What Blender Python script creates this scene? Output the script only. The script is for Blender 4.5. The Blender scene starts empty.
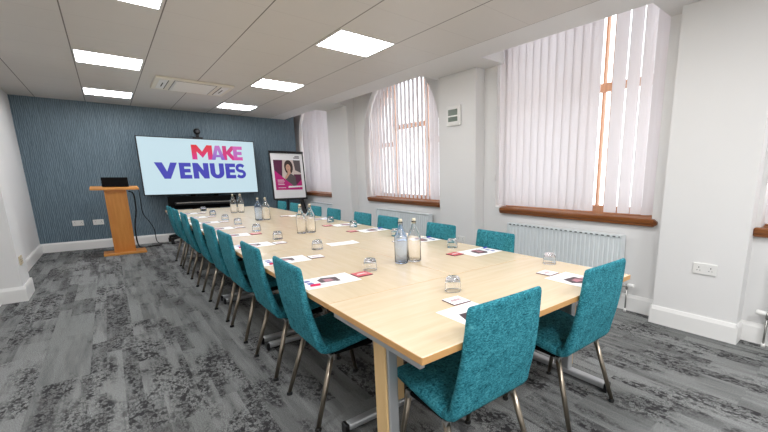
import bpy, bmesh, math, random
from mathutils import Vector, Matrix
random.seed(7)
S = bpy.context.scene
COL = S.collection
PI = math.pi
CEIL = 2.571
YF = 9.52
TZ = 0.73

# ------------------------------------------------------------------ materials
def lin(c):
    out = []
    for v in c:
        v /= 255.0
        out.append(v / 12.92 if v <= 0.04045 else ((v + 0.055) / 1.055) ** 2.4)
    return (*out, 1.0)

class NT:
    def __init__(self, name):
        self.m = bpy.data.materials.new(name)
        self.m.use_nodes = True
        self.t = self.m.node_tree
        self.n = self.t.nodes
        self.p = self.n.get('Principled BSDF')
        self.out = self.n.get('Material Output')
    def node(self, kind, **kw):
        nd = self.n.new(kind)
        for k, v in kw.items():
            if k.startswith('in_'):
                nd.inputs[k[3:].replace('_', ' ')].default_value = v
            else:
                setattr(nd, k, v)
        return nd
    def link(self, a, b):
        self.t.links.new(a, b)
    def coord(self, scale=(1, 1, 1), kind='Object'):
        tc = self.node('ShaderNodeTexCoord')
        mp = self.node('ShaderNodeMapping')
        mp.inputs['Scale'].default_value = scale
        self.link(tc.outputs[kind], mp.inputs['Vector'])
        return mp.outputs['Vector']
    def world(self, scale=(1, 1, 1)):
        g = self.node('ShaderNodeNewGeometry')
        mp = self.node('ShaderNodeMapping')
        mp.inputs['Scale'].default_value = scale
        self.link(g.outputs['Position'], mp.inputs['Vector'])
        return mp.outputs['Vector']
    def noise(self, vec, scale, detail=3.0, rough=0.55):
        nd = self.node('ShaderNodeTexNoise')
        nd.inputs['Scale'].default_value = scale
        nd.inputs['Detail'].default_value = detail
        nd.inputs['Roughness'].default_value = rough
        self.link(vec, nd.inputs['Vector'])
        return nd.outputs['Fac']
    def ramp(self, fac, stops):
        r = self.node('ShaderNodeValToRGB')
        e = r.color_ramp.elements
        while len(e) < len(stops):
            e.new(0.5)
        for i, (p, c) in enumerate(stops):
            e[i].position = p
            e[i].color = c if len(c) == 4 else (*c, 1)
        self.link(fac, r.inputs['Fac'])
        return r.outputs['Color']
    def mix(self, fac, a, b, mode='MIX'):
        nd = self.node('ShaderNodeMix', data_type='RGBA', blend_type=mode)
        if isinstance(fac, (int, float)):
            nd.inputs[0].default_value = fac
        else:
            self.link(fac, nd.inputs[0])
        for v, i in ((a, 6), (b, 7)):
            if isinstance(v, tuple):
                nd.inputs[i].default_value = v
            else:
                self.link(v, nd.inputs[i])
        return nd.outputs[2]
    def math(self, op, a, b=0.0, c=None):
        nd = self.node('ShaderNodeMath', operation=op)
        for i, v in enumerate((a, b, c)):
            if v is None:
                continue
            if isinstance(v, (int, float)):
                nd.inputs[i].default_value = v
            else:
                self.link(v, nd.inputs[i])
        return nd.outputs[0]
    def bump(self, h, strength=0.3, dist=0.01):
        b = self.node('ShaderNodeBump')
        b.inputs['Strength'].default_value = strength
        b.inputs['Distance'].default_value = dist
        self.link(h, b.inputs['Height'])
        self.link(b.outputs['Normal'], self.p.inputs['Normal'])
    def col(self, c):
        if isinstance(c, tuple):
            self.p.inputs['Base Color'].default_value = c
        else:
            self.link(c, self.p.inputs['Base Color'])

def plain(name, rgb, rough=0.5, metal=0.0, spec=0.5, var=0.04, nscale=18.0):
    t = NT(name)
    c = lin(rgb)
    if var:
        f = t.noise(t.coord(), nscale, 2.0)
        d = tuple(x * (1 - var) for x in c[:3]) + (1,)
        u = tuple(min(1, x * (1 + var)) for x in c[:3]) + (1,)
        t.col(t.mix(f, d, u))
    else:
        t.col(c)
    t.p.inputs['Roughness'].default_value = rough
    t.p.inputs['Metallic'].default_value = metal
    t.p.inputs['Specular IOR Level'].default_value = spec
    return t.m

def emit(name, rgb, s):
    t = NT(name)
    t.col((0, 0, 0, 1))
    t.p.inputs['Emission Color'].default_value = lin(rgb)
    t.p.inputs['Emission Strength'].default_value = s
    t.p.inputs['Roughness'].default_value = 0.4
    return t.m

M = {}
M['wall'] = plain('wall_paint', (227, 226, 225), 0.75, var=0.015, nscale=3)
M['trim'] = plain('white_gloss_trim', (238, 237, 235), 0.35, var=0.01)
M['white_plastic'] = plain('white_plastic', (232, 231, 228), 0.35, var=0.01)
M['cream_plastic'] = plain('cream_plastic', (226, 220, 205), 0.4, var=0.01)
M['socket_cream'] = plain('socket_cream', (208, 192, 162), 0.4, var=0.03)
M['grey_plastic'] = plain('grey_plastic', (150, 150, 150), 0.4, var=0.02)
M['dark_grey'] = plain('dark_grey_plastic', (60, 60, 62), 0.45, var=0.02)
M['black'] = plain('black_plastic', (16, 16, 18), 0.35, var=0.05)
M['black_matte'] = plain('black_matte', (9, 9, 10), 0.75, spec=0.12, var=0.05)
M['steel'] = plain('brushed_steel', (170, 168, 164), 0.32, 0.9, var=0.05)
M['silver'] = plain('silver_paint', (188, 190, 192), 0.35, 0.6, var=0.03)
M['bronze'] = plain('chair_leg_metal', (150, 140, 126), 0.28, 0.95, var=0.06)
M['rad'] = plain('radiator_enamel', (222, 228, 230), 0.35, var=0.01)
def slots():
    t = NT('radiator_slots')
    sp = t.node('ShaderNodeSeparateXYZ'); t.link(t.coord(), sp.inputs[0])
    k = t.math('LESS_THAN', t.math('FRACT', t.math('DIVIDE', sp.outputs[1], 0.058)), 0.5)
    t.col(t.mix(k, lin((222, 228, 230)), lin((96, 102, 104))))
    t.p.inputs['Roughness'].default_value = 0.5
    return t.m
M['rad_slot'] = slots()
M['copper'] = plain('copper_pipe', (190, 120, 80), 0.35, 0.8, var=0.05)
M['paper'] = plain('paper_white', (240, 240, 240), 0.6, var=0.01)
M['print_dark'] = plain('print_dark', (70, 52, 58), 0.5, var=0.25, nscale=60)
M['print_rose'] = plain('print_rose', (176, 120, 130), 0.5, var=0.2, nscale=60)
M['print_blue'] = plain('print_blue', (84, 84, 160), 0.5, var=0.1)
M['red'] = plain('coaster_red', (196, 66, 76), 0.45, var=0.08, nscale=60)
M['magenta'] = plain('magenta_plastic', (214, 20, 84), 0.35, var=0.03)
M['blue'] = plain('blue_plastic', (32, 52, 160), 0.35, var=0.03)
M['cork'] = plain('cream_stopper', (226, 216, 192), 0.5, var=0.05)
M['poster_magenta'] = plain('poster_magenta', (196, 24, 122), 0.45, var=0.03)
M['poster_plum'] = plain('poster_plum', (92, 30, 66), 0.45, var=0.25, nscale=30)
M['poster_skin'] = plain('poster_skin', (206, 160, 136), 0.45, var=0.1, nscale=30)
M['poster_hair'] = plain('poster_hair', (58, 40, 36), 0.45, var=0.2, nscale=40)
M['poster_grey'] = plain('poster_grey', (92, 84, 86), 0.45, var=0.2, nscale=40)
M['poster_pale'] = plain('poster_pale', (214, 200, 192), 0.45, var=0.1, nscale=20)
M['lcd'] = plain('lcd_green_grey', (96, 108, 96), 0.25, var=0.05)
M['rubber'] = plain('rubber_black', (20, 20, 20), 0.8, var=0.05)

# lamps and screens
M['lamp'] = emit('lamp_diffuser', (250, 252, 255), 19.0)
M['screen'] = emit('screen_lit', (200, 225, 235), 0.92)
M['screen_blue'] = emit('screen_blue', (66, 66, 186), 0.82)

def grad_emit(name, stops, axis=2, lo=0.0, hi=1.0, s=0.86):
    t = NT(name)
    t.col((0, 0, 0, 1))
    sp = t.node('ShaderNodeSeparateXYZ')
    t.link(t.coord(), sp.inputs[0])
    f = t.math('DIVIDE', t.math('SUBTRACT', sp.outputs[axis], lo), hi - lo)
    t.link(t.ramp(f, [(p, lin(c)) for p, c in stops]), t.p.inputs['Emission Color'])
    t.p.inputs['Emission Strength'].default_value = s
    return t.m

# wood: table top maple
def wood(name, light, dark, rough=0.35, stretch=(1.2, 14, 14), bumpy=0.0):
    t = NT(name)
    v = t.coord(stretch)
    f = t.noise(v, 2.2, 6.0, 0.6)
    f2 = t.noise(v, 14.0, 3.0, 0.6)
    c = t.mix(t.ramp(f, [(0.3, (0, 0, 0)), (0.7, (1, 1, 1))]), lin(dark), lin(light))
    c = t.mix(0.18, c, t.mix(f2, lin(dark), lin(light)))
    t.col(c)
    t.p.inputs['Roughness'].default_value = rough
    if bumpy:
        t.bump(f2, bumpy, 0.002)
    return t.m
M['maple_x'] = wood('maple_grain_across', (220, 202, 172), (210, 189, 156), 0.24, (1.2, 14, 14))
M['maple_y'] = wood('maple_grain_along', (220, 202, 172), (210, 189, 156), 0.24, (14, 1.2, 14))
M['maple_post'] = wood('maple_post', (226, 192, 140), (212, 176, 122), 0.4, (14, 14, 1.4))
M['maple_edge'] = wood('maple_edge', (206, 160, 104), (192, 144, 88), 0.4, (3, 3, 20))
M['oak'] = wood('honey_oak', (222, 156, 80), (206, 136, 62), 0.4, (14, 14, 1.4))
M['oak_x'] = wood('honey_oak_top', (222, 156, 80), (206, 136, 62), 0.4, (1.4, 14, 14))
M['sill'] = wood('sill_wood', (142, 84, 38), (106, 58, 22), 0.3, (14, 1.2, 14))
M['frame_wood'] = wood('frame_wood', (206, 156, 122), (188, 134, 100), 0.4, (14, 14, 1.5))

# chenille fabric
def chenille():
    t = NT('teal_chenille')
    v = t.coord((1, 1, 1))
    big = t.noise(t.coord((9, 9, 9)), 3.0, 3.0, 0.6)
    f = t.noise(t.coord((36, 36, 80)), 2.6, 4.0, 0.75)
    fine = t.noise(v, 420.0, 2.0)
    k = t.math('ADD', t.math('MULTIPLY', f, 0.75), t.math('MULTIPLY', big, 0.25))
    c = t.ramp(k, [(0.36, lin((12, 56, 68))), (0.44, lin((34, 104, 118))), (0.56, lin((60, 142, 156))), (0.68, lin((104, 178, 188)))])
    t.col(c)
    t.p.inputs['Roughness'].default_value = 0.9
    t.p.inputs['Specular IOR Level'].default_value = 0.15
    t.p.inputs['Sheen Weight'].default_value = 0.06
    t.p.inputs['Sheen Roughness'].default_value = 0.45
    t.p.inputs['Sheen Tint'].default_value = lin((120, 210, 215))
    t.bump(t.math('ADD', f, t.math('MULTIPLY', fine, 0.4)), 0.35, 0.004)
    return t.m
M['fabric'] = chenille()

# carpet
def carpet():
    t = NT('carpet_planks')
    # individual 0.25 x 1 m planks laid along the room
    br = t.node('ShaderNodeTexBrick', offset=0.37, offset_frequency=2)
    mp = t.node('ShaderNodeMapping')
    mp.inputs['Rotation'].default_value = (0, 0, PI / 2)
    g = t.node('ShaderNodeNewGeometry')
    t.link(g.outputs['Position'], mp.inputs['Vector'])
    t.link(mp.outputs['Vector'], br.inputs['Vector'])
    br.inputs['Scale'].default_value = 1.0
    br.inputs['Brick Width'].default_value = 1.0
    br.inputs['Row Height'].default_value = 0.25
    br.inputs['Mortar Size'].default_value = 0.0
    br.inputs['Color1'].default_value = (0, 0, 0, 1)
    br.inputs['Color2'].default_value = (1, 1, 1, 1)
    plank = br.outputs['Color']
    # offset noise per plank so patterns break at plank edges
    off = t.node('ShaderNodeVectorMath', operation='MULTIPLY_ADD')
    t.link(plank, off.inputs[0])
    off.inputs[1].default_value = (17.3, 9.1, 5.7)
    t.link(t.world((1, 1, 1)), off.inputs[2])
    pv = off.outputs[0]
    mp2 = t.node('ShaderNodeMapping')
    mp2.inputs['Scale'].default_value = (5.0, 2.1, 1)
    t.link(pv, mp2.inputs['Vector'])
    patch = t.noise(mp2.outputs['Vector'], 1.0, 2.5, 0.55)
    pr = t.node('ShaderNodeSeparateColor')
    t.link(plank, pr.inputs[0])
    patch = t.math('ADD', patch, t.math('MULTIPLY', t.math('SUBTRACT', pr.outputs[0], 0.5), 0.22))
    mp3 = t.node('ShaderNodeMapping')
    mp3.inputs['Scale'].default_value = (1.0, 0.55, 1)
    t.link(t.world(), mp3.inputs['Vector'])
    warp = t.node('ShaderNodeVectorMath', operation='ADD')
    wn = t.node('ShaderNodeTexNoise')
    wn.inputs['Scale'].default_value = 55.0
    t.link(t.world(), wn.inputs['Vector'])
    ws = t.node('ShaderNodeVectorMath', operation='SCALE')
    ws.inputs['Scale'].default_value = 0.022
    t.link(wn.outputs['Color'], ws.inputs[0])
    t.link(mp3.outputs['Vector'], warp.inputs[0]); t.link(ws.outputs[0], warp.inputs[1])
    vo = t.node('ShaderNodeTexVoronoi', feature='DISTANCE_TO_EDGE')
    vo.inputs['Scale'].default_value = 58.0
    t.link(warp.outputs[0], vo.inputs['Vector'])
    vc = t.node('ShaderNodeTexVoronoi', feature='F1')
    vc.inputs['Scale'].default_value = 58.0
    t.link(warp.outputs[0], vc.inputs['Vector'])
    cell = t.node('ShaderNodeSeparateColor')
    t.link(vc.outputs['Color'], cell.inputs[0])
    fine = t.noise(t.world(), 210.0, 2.0, 0.75)
    mid = t.noise(t.world((1.3, 1, 1)), 42.0, 3.0, 0.75)
    off2 = t.node('ShaderNodeVectorMath', operation='MULTIPLY_ADD')
    t.link(plank, off2.inputs[0]); off2.inputs[1].default_value = (0.0, 7.7, 3.1); t.link(t.world(), off2.inputs[2])
    mp4 = t.node('ShaderNodeMapping'); mp4.inputs['Scale'].default_value = (13.0, 1.15, 1); t.link(off2.outputs[0], mp4.inputs['Vector'])
    band = t.noise(mp4.outputs['Vector'], 1.0, 3.0, 0.6)
    b2 = t.node('ShaderNodeTexBrick', offset=0.43, offset_frequency=3)
    b2.inputs['Scale'].default_value = 1.0; b2.inputs['Brick Width'].default_value = 0.62; b2.inputs['Row Height'].default_value = 0.0834
    b2.inputs['Mortar Size'].default_value = 0.0
    b2.inputs['Color1'].default_value = (0, 0, 0, 1); b2.inputs['Color2'].default_value = (1, 1, 1, 1)
    t.link(mp.outputs['Vector'], b2.inputs['Vector'])
    s2 = t.node('ShaderNodeSeparateColor'); t.link(b2.outputs['Color'], s2.inputs[0])
    band = t.math('ADD', t.math('MULTIPLY', band, 0.78), t.math('MULTIPLY', s2.outputs[0], 0.22))
    bm_ = t.ramp(band, [(0.42, (0, 0, 0)), (0.60, (1, 1, 1))])
    pm = t.ramp(t.math('ADD', t.math('MULTIPLY', patch, 0.6), t.math('MULTIPLY', band, 0.4)), [(0.47, (0, 0, 0)), (0.56, (1, 1, 1))])
    base = t.mix(plank, lin((148, 151, 149)), lin((160, 162, 161)))
    base = t.mix(t.math('MULTIPLY', bm_, 0.68), base, lin((104, 105, 105)))
    base = t.mix(t.ramp(fine, [(0.40, (0.75, 0.75, 0.75)), (0.60, (0, 0, 0))]), base, lin((76, 75, 76)))
    dark_cell = t.ramp(t.math('ADD', t.math('MULTIPLY', cell.outputs[0], 0.55), t.math('MULTIPLY', mid, 0.45)), [(0.34, (1, 1, 1)), (0.42, (0, 0, 0))])
    crack = t.ramp(vo.outputs[0], [(0.06, (1, 1, 1)), (0.16, (0, 0, 0))])
    crack = t.math('MULTIPLY', crack, t.ramp(mid, [(0.40, (0, 0, 0)), (0.55, (1, 1, 1))]))
    dk = t.math('MULTIPLY', t.math('MAXIMUM', dark_cell, crack), t.math('MULTIPLY', pm, 0.92))
    c = t.mix(dk, base, lin((48, 47, 49)))
    t.col(c)
    t.p.inputs['Roughness'].default_value = 0.95
    t.p.inputs['Specular IOR Level'].default_value = 0.1
    t.bump(t.math('ADD', t.math('MULTIPLY', fine, 0.5), mid), 0.5, 0.006)
    return t.m
M['carpet'] = carpet()

# dark blue textured wallpaper
def wallpaper():
    t = NT('blue_wallpaper')
    w = t.node('ShaderNodeTexWave', wave_type='BANDS', bands_direction='X')
    w.inputs['Scale'].default_value = 14.0
    w.inputs['Distortion'].default_value = 5.0
    w.inputs['Detail'].default_value = 2.0
    w.inputs['Detail Scale'].default_value = 2.2
    t.link(t.world((1, 1, 0.22)), w.inputs['Vector'])
    n = t.noise(t.world((26, 1, 3.0)), 1.0, 4.0, 0.65)
    k = t.math('ADD', t.math('MULTIPLY', w.outputs['Fac'], 0.5), t.math('MULTIPLY', n, 0.5))
    t.col(t.ramp(k, [(0.25, lin((80, 99, 112))), (0.5, lin((96, 117, 130))), (0.78, lin((118, 137, 148)))]))
    t.p.inputs['Roughness'].default_value = 0.5
    t.bump(k, 0.5, 0.006)
    return t.m
M['wallpaper'] = wallpaper()

# metal ceiling tiles with fine joints
def ceiling_mat():
    t = NT('ceiling_tiles')
    sp = t.node('ShaderNodeSeparateXYZ')
    t.link(t.world(), sp.inputs[0])
    def joint(s, o, step, wdt):
        f = t.math('DIVIDE', t.math('SUBTRACT', s, o), step)
        fr = t.math('ABSOLUTE', t.math('SUBTRACT', t.math('FRACT', t.math('ADD', f, 0.5)), 0.5))
        return t.math('LESS_THAN', fr, wdt / step)
    jx = joint(sp.outputs[0], -0.092, 0.5945, 0.0045)
    jy = joint(sp.outputs[1], 3.402, 0.5865, 0.0028)
    j = t.math('MAXIMUM', jx, t.math('MULTIPLY', jy, 0.22))
    n = t.noise(t.world(), 2.0, 2.0)
    base = t.mix(n, lin((208, 204, 199)), lin((213, 209, 204)))
    t.col(t.mix(j, base, lin((104, 98, 92))))
    t.p.inputs['Roughness'].default_value = 0.5
    return t.m
M['ceiling'] = ceiling_mat()

# translucent blind fabric
def blind_mat():
    t = NT('blind_fabric')
    d = t.node('ShaderNodeBsdfDiffuse')
    tr = t.node('ShaderNodeBsdfTranslucent')
    f = t.noise(t.coord((300, 300, 3)), 1.0, 2.0)
    c = t.mix(f, lin((238, 234, 236)), lin((248, 245, 246)))
    t.link(c, d.inputs['Color'])
    t.link(c, tr.inputs['Color'])
    m = t.node('ShaderNodeMixShader')
    m.inputs[0].default_value = 0.34
    t.link(d.outputs[0], m.inputs[1])
    t.link(tr.outputs[0], m.inputs[2])
    t.link(m.outputs[0], t.out.inputs['Surface'])
    return t.m
M['blind'] = blind_mat()

def thin_glass(name, tint, edge, f0=0.06, rough=0.03):
    t = NT(name)
    tr = t.node('ShaderNodeBsdfTransparent')
    gl = t.node('ShaderNodeBsdfGlossy')
    gl.inputs['Roughness'].default_value = rough
    lw = t.node('ShaderNodeLayerWeight')
    lw.inputs['Blend'].default_value = 0.35
    c = t.mix(t.ramp(lw.outputs['Facing'], [(0.35, (0, 0, 0)), (0.95, (1, 1, 1))]), lin(tint), lin(edge))
    t.link(c, tr.inputs['Color'])
    m = t.node('ShaderNodeMixShader')
    t.link(t.math('ADD', t.math('MULTIPLY', t.math('POWER', lw.outputs['Facing'], 3.0), 0.4), f0 * 0.6), m.inputs[0])
    t.link(tr.outputs[0], m.inputs[1])
    t.link(gl.outputs[0], m.inputs[2])
    t.link(m.outputs[0], t.out.inputs['Surface'])
    return t.m
def real_glass(name, rgb, ior, rough=0.0):
    t = NT(name)
    g = t.node('ShaderNodeBsdfGlass')
    g.inputs['Color'].default_value = lin(rgb); g.inputs['IOR'].default_value = ior; g.inputs['Roughness'].default_value = rough
    t.link(g.outputs[0], t.out.inputs['Surface'])
    return t.m
M['pane'] = thin_glass('window_pane', (250, 252, 252), (235, 242, 242))
M['glass'] = real_glass('clear_glass', (255, 255, 255), 1.45)
M['glass_blue'] = real_glass('blue_glass', (243, 248, 255), 1.45)

# ------------------------------------------------------------------ geometry helpers
def NB():
    return bmesh.new()

def add_box(bm, x0, x1, y0, y1, z0, z1, bev=0.0, mi=0, seg=2):
    x0, x1 = min(x0, x1), max(x0, x1); y0, y1 = min(y0, y1), max(y0, y1); z0, z1 = min(z0, z1), max(z0, z1)
    vs = [bm.verts.new((x, y, z)) for z in (z0, z1) for y in (y0, y1) for x in (x0, x1)]
    fs = []
    for idx in ((0, 2, 3, 1), (4, 5, 7, 6), (0, 1, 5, 4), (2, 6, 7, 3), (1, 3, 7, 5), (0, 4, 6, 2)):
        f = bm.faces.new([vs[i] for i in idx]); f.material_index = mi; fs.append(f)
    if bev > 0:
        es = list({e for f in fs for e in f.edges})
        r = bmesh.ops.bevel(bm, geom=es, offset=bev, segments=seg, affect='EDGES', profile=0.5)
        for f in r['faces']:
            f.material_index = mi
    return vs

def add_hexa(bm, bot, top, mi=0):
    """a solid between two quads (lists of four points, anticlockwise from above)"""
    b = [bm.verts.new(p) for p in bot]; t = [bm.verts.new(p) for p in top]
    fs = [bm.faces.new(b[::-1]), bm.faces.new(t)]
    for i in range(4):
        fs.append(bm.faces.new([b[i], b[(i + 1) % 4], t[(i + 1) % 4], t[i]]))
    for f in fs:
        f.material_index = mi
    return fs

def add_tube(bm, pts, r, seg=10, mi=0, cap=True):
    pts = [Vector(p) for p in pts]
    rs = r if isinstance(r, (list, tuple)) else [r] * len(pts)
    rings = []
    prev = None
    for i, p in enumerate(pts):
        d = (pts[min(i + 1, len(pts) - 1)] - pts[max(i - 1, 0)]).normalized()
        if prev is None:
            a = Vector((0, 0, 1)) if abs(d.z) < 0.9 else Vector((1, 0, 0))
            u = d.cross(a).normalized()
        else:
            u = (prev - d * prev.dot(d)).normalized()
        prev = u
        v = d.cross(u)
        rings.append([bm.verts.new(p + (u * math.cos(2 * PI * k / seg) + v * math.sin(2 * PI * k / seg)) * rs[i]) for k in range(seg)])
    for a, b in zip(rings, rings[1:]):
        for k in range(seg):
            f = bm.faces.new([a[k], a[(k + 1) % seg], b[(k + 1) % seg], b[k]]); f.material_index = mi; f.smooth = True
    if cap:
        f = bm.faces.new(rings[0][::-1]); f.material_index = mi
        f = bm.faces.new(rings[-1]); f.material_index = mi

def add_lathe(bm, prof, seg=24, c=(0, 0, 0), mi=0, smooth=True):
    rings = []
    for r, z in prof:
        if r < 1e-6:
            rings.append([bm.verts.new((c[0], c[1], c[2] + z))])
        else:
            rings.append([bm.verts.new((c[0] + r * math.cos(2 * PI * k / seg), c[1] + r * math.sin(2 * PI * k / seg), c[2] + z)) for k in range(seg)])
    for a, b in zip(rings, rings[1:]):
        for k in range(seg):
            k2 = (k + 1) % seg
            if len(a) == 1 and len(b) == 1:
                continue
            if len(a) == 1:
                f = bm.faces.new([a[0], b[k2], b[k]])
            elif len(b) == 1:
                f = bm.faces.new([a[k], a[k2], b[0]])
            else:
                f = bm.faces.new([a[k], a[k2], b[k2], b[k]])
            f.smooth = smooth; f.material_index = mi

def obj(name, bm, mats, parent=None, loc=(0, 0, 0), smooth=False):
    me = bpy.data.meshes.new(name)
    bmesh.ops.recalc_face_normals(bm, faces=bm.faces)
    if smooth:
        for f in bm.faces:
            f.smooth = True
    bm.to_mesh(me); bm.free()
    for m in (mats if isinstance(mats, (list, tuple)) else [mats]):
        me.materials.append(m)
    o = bpy.data.objects.new(name, me)
    COL.objects.link(o)
    o.location = loc
    if parent is not None:
        o.parent = parent
    return o

def box_obj(name, ext, mat, parent=None, bev=0.0):
    bm = NB(); add_box(bm, *ext, bev=bev)
    return obj(name, bm, mat, parent)

def thing(name, label, cat, loc=(0, 0, 0), rz=0.0, group=None):
    o = bpy.data.objects.new(name, None)
    COL.objects.link(o)
    o.empty_display_size = 0.1
    o.location = loc; o.rotation_euler = (0, 0, rz)
    return tag(o, label, cat, group)

def tag(o, label, cat, group=None):
    o['label'] = label; o['category'] = cat
    if group:
        o['group'] = group
    return o

def struct(o):
    o['kind'] = 'structure'
    return o

def kids(o):
    return [c for c in bpy.data.objects if c.parent == o]

def dup(root, loc=None, rz=None, label=None, parent=None):
    r = root.copy(); COL.objects.link(r)
    if parent is not None:
        r.parent = parent
    for ch in kids(root):
        dup(ch, parent=r)
    if loc is not None:
        r.location = loc
    if rz is not None:
        r.rotation_euler = (0, 0, rz)
    if label:
        r['label'] = label
    return r

def curve_mesh(polys, half):
    """a flat outline with holes, extruded by +-half, as a mesh (u, v, w)"""
    cu = bpy.data.curves.new('outline', 'CURVE')
    cu.dimensions = '2D'; cu.fill_mode = 'BOTH'; cu.extrude = half
    for poly in polys:
        sp = cu.splines.new('POLY')
        sp.points.add(len(poly) - 1)
        for p, (u, v) in zip(sp.points, poly):
            p.co = (u, v, 0, 1)
        sp.use_cyclic_u = True
    o = bpy.data.objects.new('outline', cu)
    COL.objects.link(o)
    bpy.context.view_layer.update()
    me = bpy.data.meshes.new_from_object(o.evaluated_get(bpy.context.evaluated_depsgraph_get()))
    bpy.data.objects.remove(o); bpy.data.curves.remove(cu)
    return me

def curve_obj(name, polys, half, xf, mat, parent=None):
    me = curve_mesh(polys, half)
    for v in me.vertices:
        v.co = xf(*v.co)
    me.name = name
    me.materials.clear()
    for m in (mat if isinstance(mat, (list, tuple)) else [mat]):
        me.materials.append(m)
    for p in me.polygons:
        p.material_index = 0
        p.use_smooth = False
    o = bpy.data.objects.new(name, me)
    COL.objects.link(o)
    if parent is not None:
        o.parent = parent
    return o

ORD = ['nearest', 'second', 'third', 'fourth', 'fifth', 'sixth', 'seventh', 'farthest']

# ------------------------------------------------------------------ room shell
XL, XW, XP, YB = -0.98, 3.60, 3.45, -2.2
struct(box_obj('floor', (XL - 0.1, 4.0, YB - 0.1, 10.5, -0.1, 0.0), M['carpet']))
struct(box_obj('ceiling', (XL - 0.1, 2.88, YB - 0.1, YF + 0.1, CEIL, CEIL + 0.1), M['ceiling']))
# plaster margin between the tiles and the window wall, cut back at the windows
bm = NB()
add_box(bm, 2.88, 3.225, YB - 0.1, 10.4, CEIL + 0.001, 3.4)
for a, b in ((0.56, 1.345), (3.15, 4.26), (6.85, 7.72)):
    add_box(bm, 3.225, XW, a, b, CEIL + 0.001, 3.4)
add_box(bm, 2.88, 4.0, YB - 0.1, 10.5, 3.4, 3.5)  # unseen lid added over the window void to keep sky light out
struct(obj('trim_1', bm, M['wall']))
struct(box_obj('wall_far', (XL - 0.1, 3.44, YF, YF + 0.12, 0, CEIL + 0.1), M['wallpaper']))
struct(box_obj('light_leak_filler', (3.30, 3.44, YF + 0.12, 10.4, 0, 3.4), M['wall']))  # unseen filler added, with the end wall, to stop light leaking round the partition
struct(box_obj('wall_end', (3.30, 4.0, 10.4, 10.5, 0, 3.5), M['wall']))
struct(box_obj('wall_left', (XL - 0.1, XL, YB - 0.1, YF, 0, CEIL + 0.1), M['wall']))
struct(box_obj('wall_left_pier', (XL, -0.794, 5.93, 6.40, 0, CEIL), M['wall']))
struct(box_obj('wall_back', (XL, 4.0, YB - 0.1, YB, 0, 3.4), M['wall']))

def arc(cy, cz, r, a0, a1, n):
    return [(cy + r * math.cos(math.radians(a0 + (a1 - a0) * k / n)), cz + r * math.sin(math.radians(a0 + (a1 - a0) * k / n))) for k in range(n + 1)]

SILL = 0.905
W3 = [(1.345, SILL), (3.25, SILL), (3.25, 3.2), (1.345, 3.2)]
W2 = [(4.34, SILL), (6.52, SILL)] + arc(5.43, 1.90, 1.09, 0, 180, 28)
W1 = [(8.06, SILL), (9.72, SILL)] + [(8.72 + 1.0 * math.cos(t * PI / 28), 2.02 + 1.05 * math.sin(t * PI / 28)) for t in range(0, 15)] + [(8.06, 3.07)]
W4 = [(-1.25, SILL), (0.56, SILL), (0.56, 3.2), (-1.25, 3.2)]
outer = [(YB, 0), (10.4, 0), (10.4, 3.4), (YB, 3.4)]
struct(curve_obj('wall_right', [outer, W1, W2, W3, W4], 0.2, lambda u, v, w: (XW + 0.2 + w, u, v), M['wall']))
for i, (a, b) in enumerate(((0.59, 1.21), (3.46, 4.17), (6.85, 7.72))):
    struct(box_obj('wall_right_pier_%d' % (i + 1), (XP, XW, a, b, 0, CEIL), M['wall']))

# skirting boards
def skirt(bm, pts, t=0.018, h=0.16):
    """pts run with the wall on the left hand: boards are added to the right of each leg"""
    for (x0, y0), (x1, y1) in zip(pts, pts[1:]):
        d = Vector((x1 - x0, y1 - y0, 0)).normalized()
        n = Vector((d.y, -d.x, 0)) * t
        n2 = n * 0.45
        e = d * t
        a = Vector((x0, y0, 0)); b = Vector((x1, y1, 0))
        a, b = a - e * 0.0, b + e * 0.0
        for z0, z1, q0, q1 in ((0, h - 0.03, n, n), (h - 0.03, h, n, n2)):
            bot = [a + Vector((0, 0, z0)), b + Vector((0, 0, z0)), b + q0 + Vector((0, 0, z0)), a + q0 + Vector((0, 0, z0))]
            top = [a + Vector((0, 0, z1)), b + Vector((0, 0, z1)), b + q1 + Vector((0, 0, z1)), a + q1 + Vector((0, 0, z1))]
            add_hexa(bm, bot[::-1], top[::-1])
s = 0.018
bm = NB(); skirt(bm, [(XL, YF), (3.44, YF)]); struct(obj('baseboard_far', bm, M['trim']))
bm = NB()
skirt(bm, [(XL, YB), (XL, 5.93)]); skirt(bm, [(XL, 5.93), (-0.794 + s, 5.93)]); skirt(bm, [(-0.794, 5.93), (-0.794, 6.40)])
skirt(bm, [(-0.794 + s, 6.40), (XL, 6.40)]); skirt(bm, [(XL, 6.40), (XL, YF)])
struct(obj('baseboard_left', bm, M['trim']))
bm = NB()
for p in ([(XW, 9.52), (XW, 7.72)], [(XW, 7.72), (XP - s, 7.72)], [(XP, 7.72), (XP, 6.85)], [(XP - s, 6.85), (XW, 6.85)],
          [(XW, 6.85), (XW, 4.17)], [(XW, 4.17), (XP - s, 4.17)], [(XP, 4.17), (XP, 3.46)], [(XP - s, 3.46), (XW, 3.46)],
          [(XW, 3.46), (XW, 1.21)], [(XW, 1.21), (XP - s, 1.21)], [(XP, 1.21), (XP, 0.59)], [(XP - s, 0.59), (XW, 0.59)], [(XW, 0.59), (XW, YB)]):
    skirt(bm, p)
struct(obj('baseboard_right', bm, M['trim']))

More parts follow.
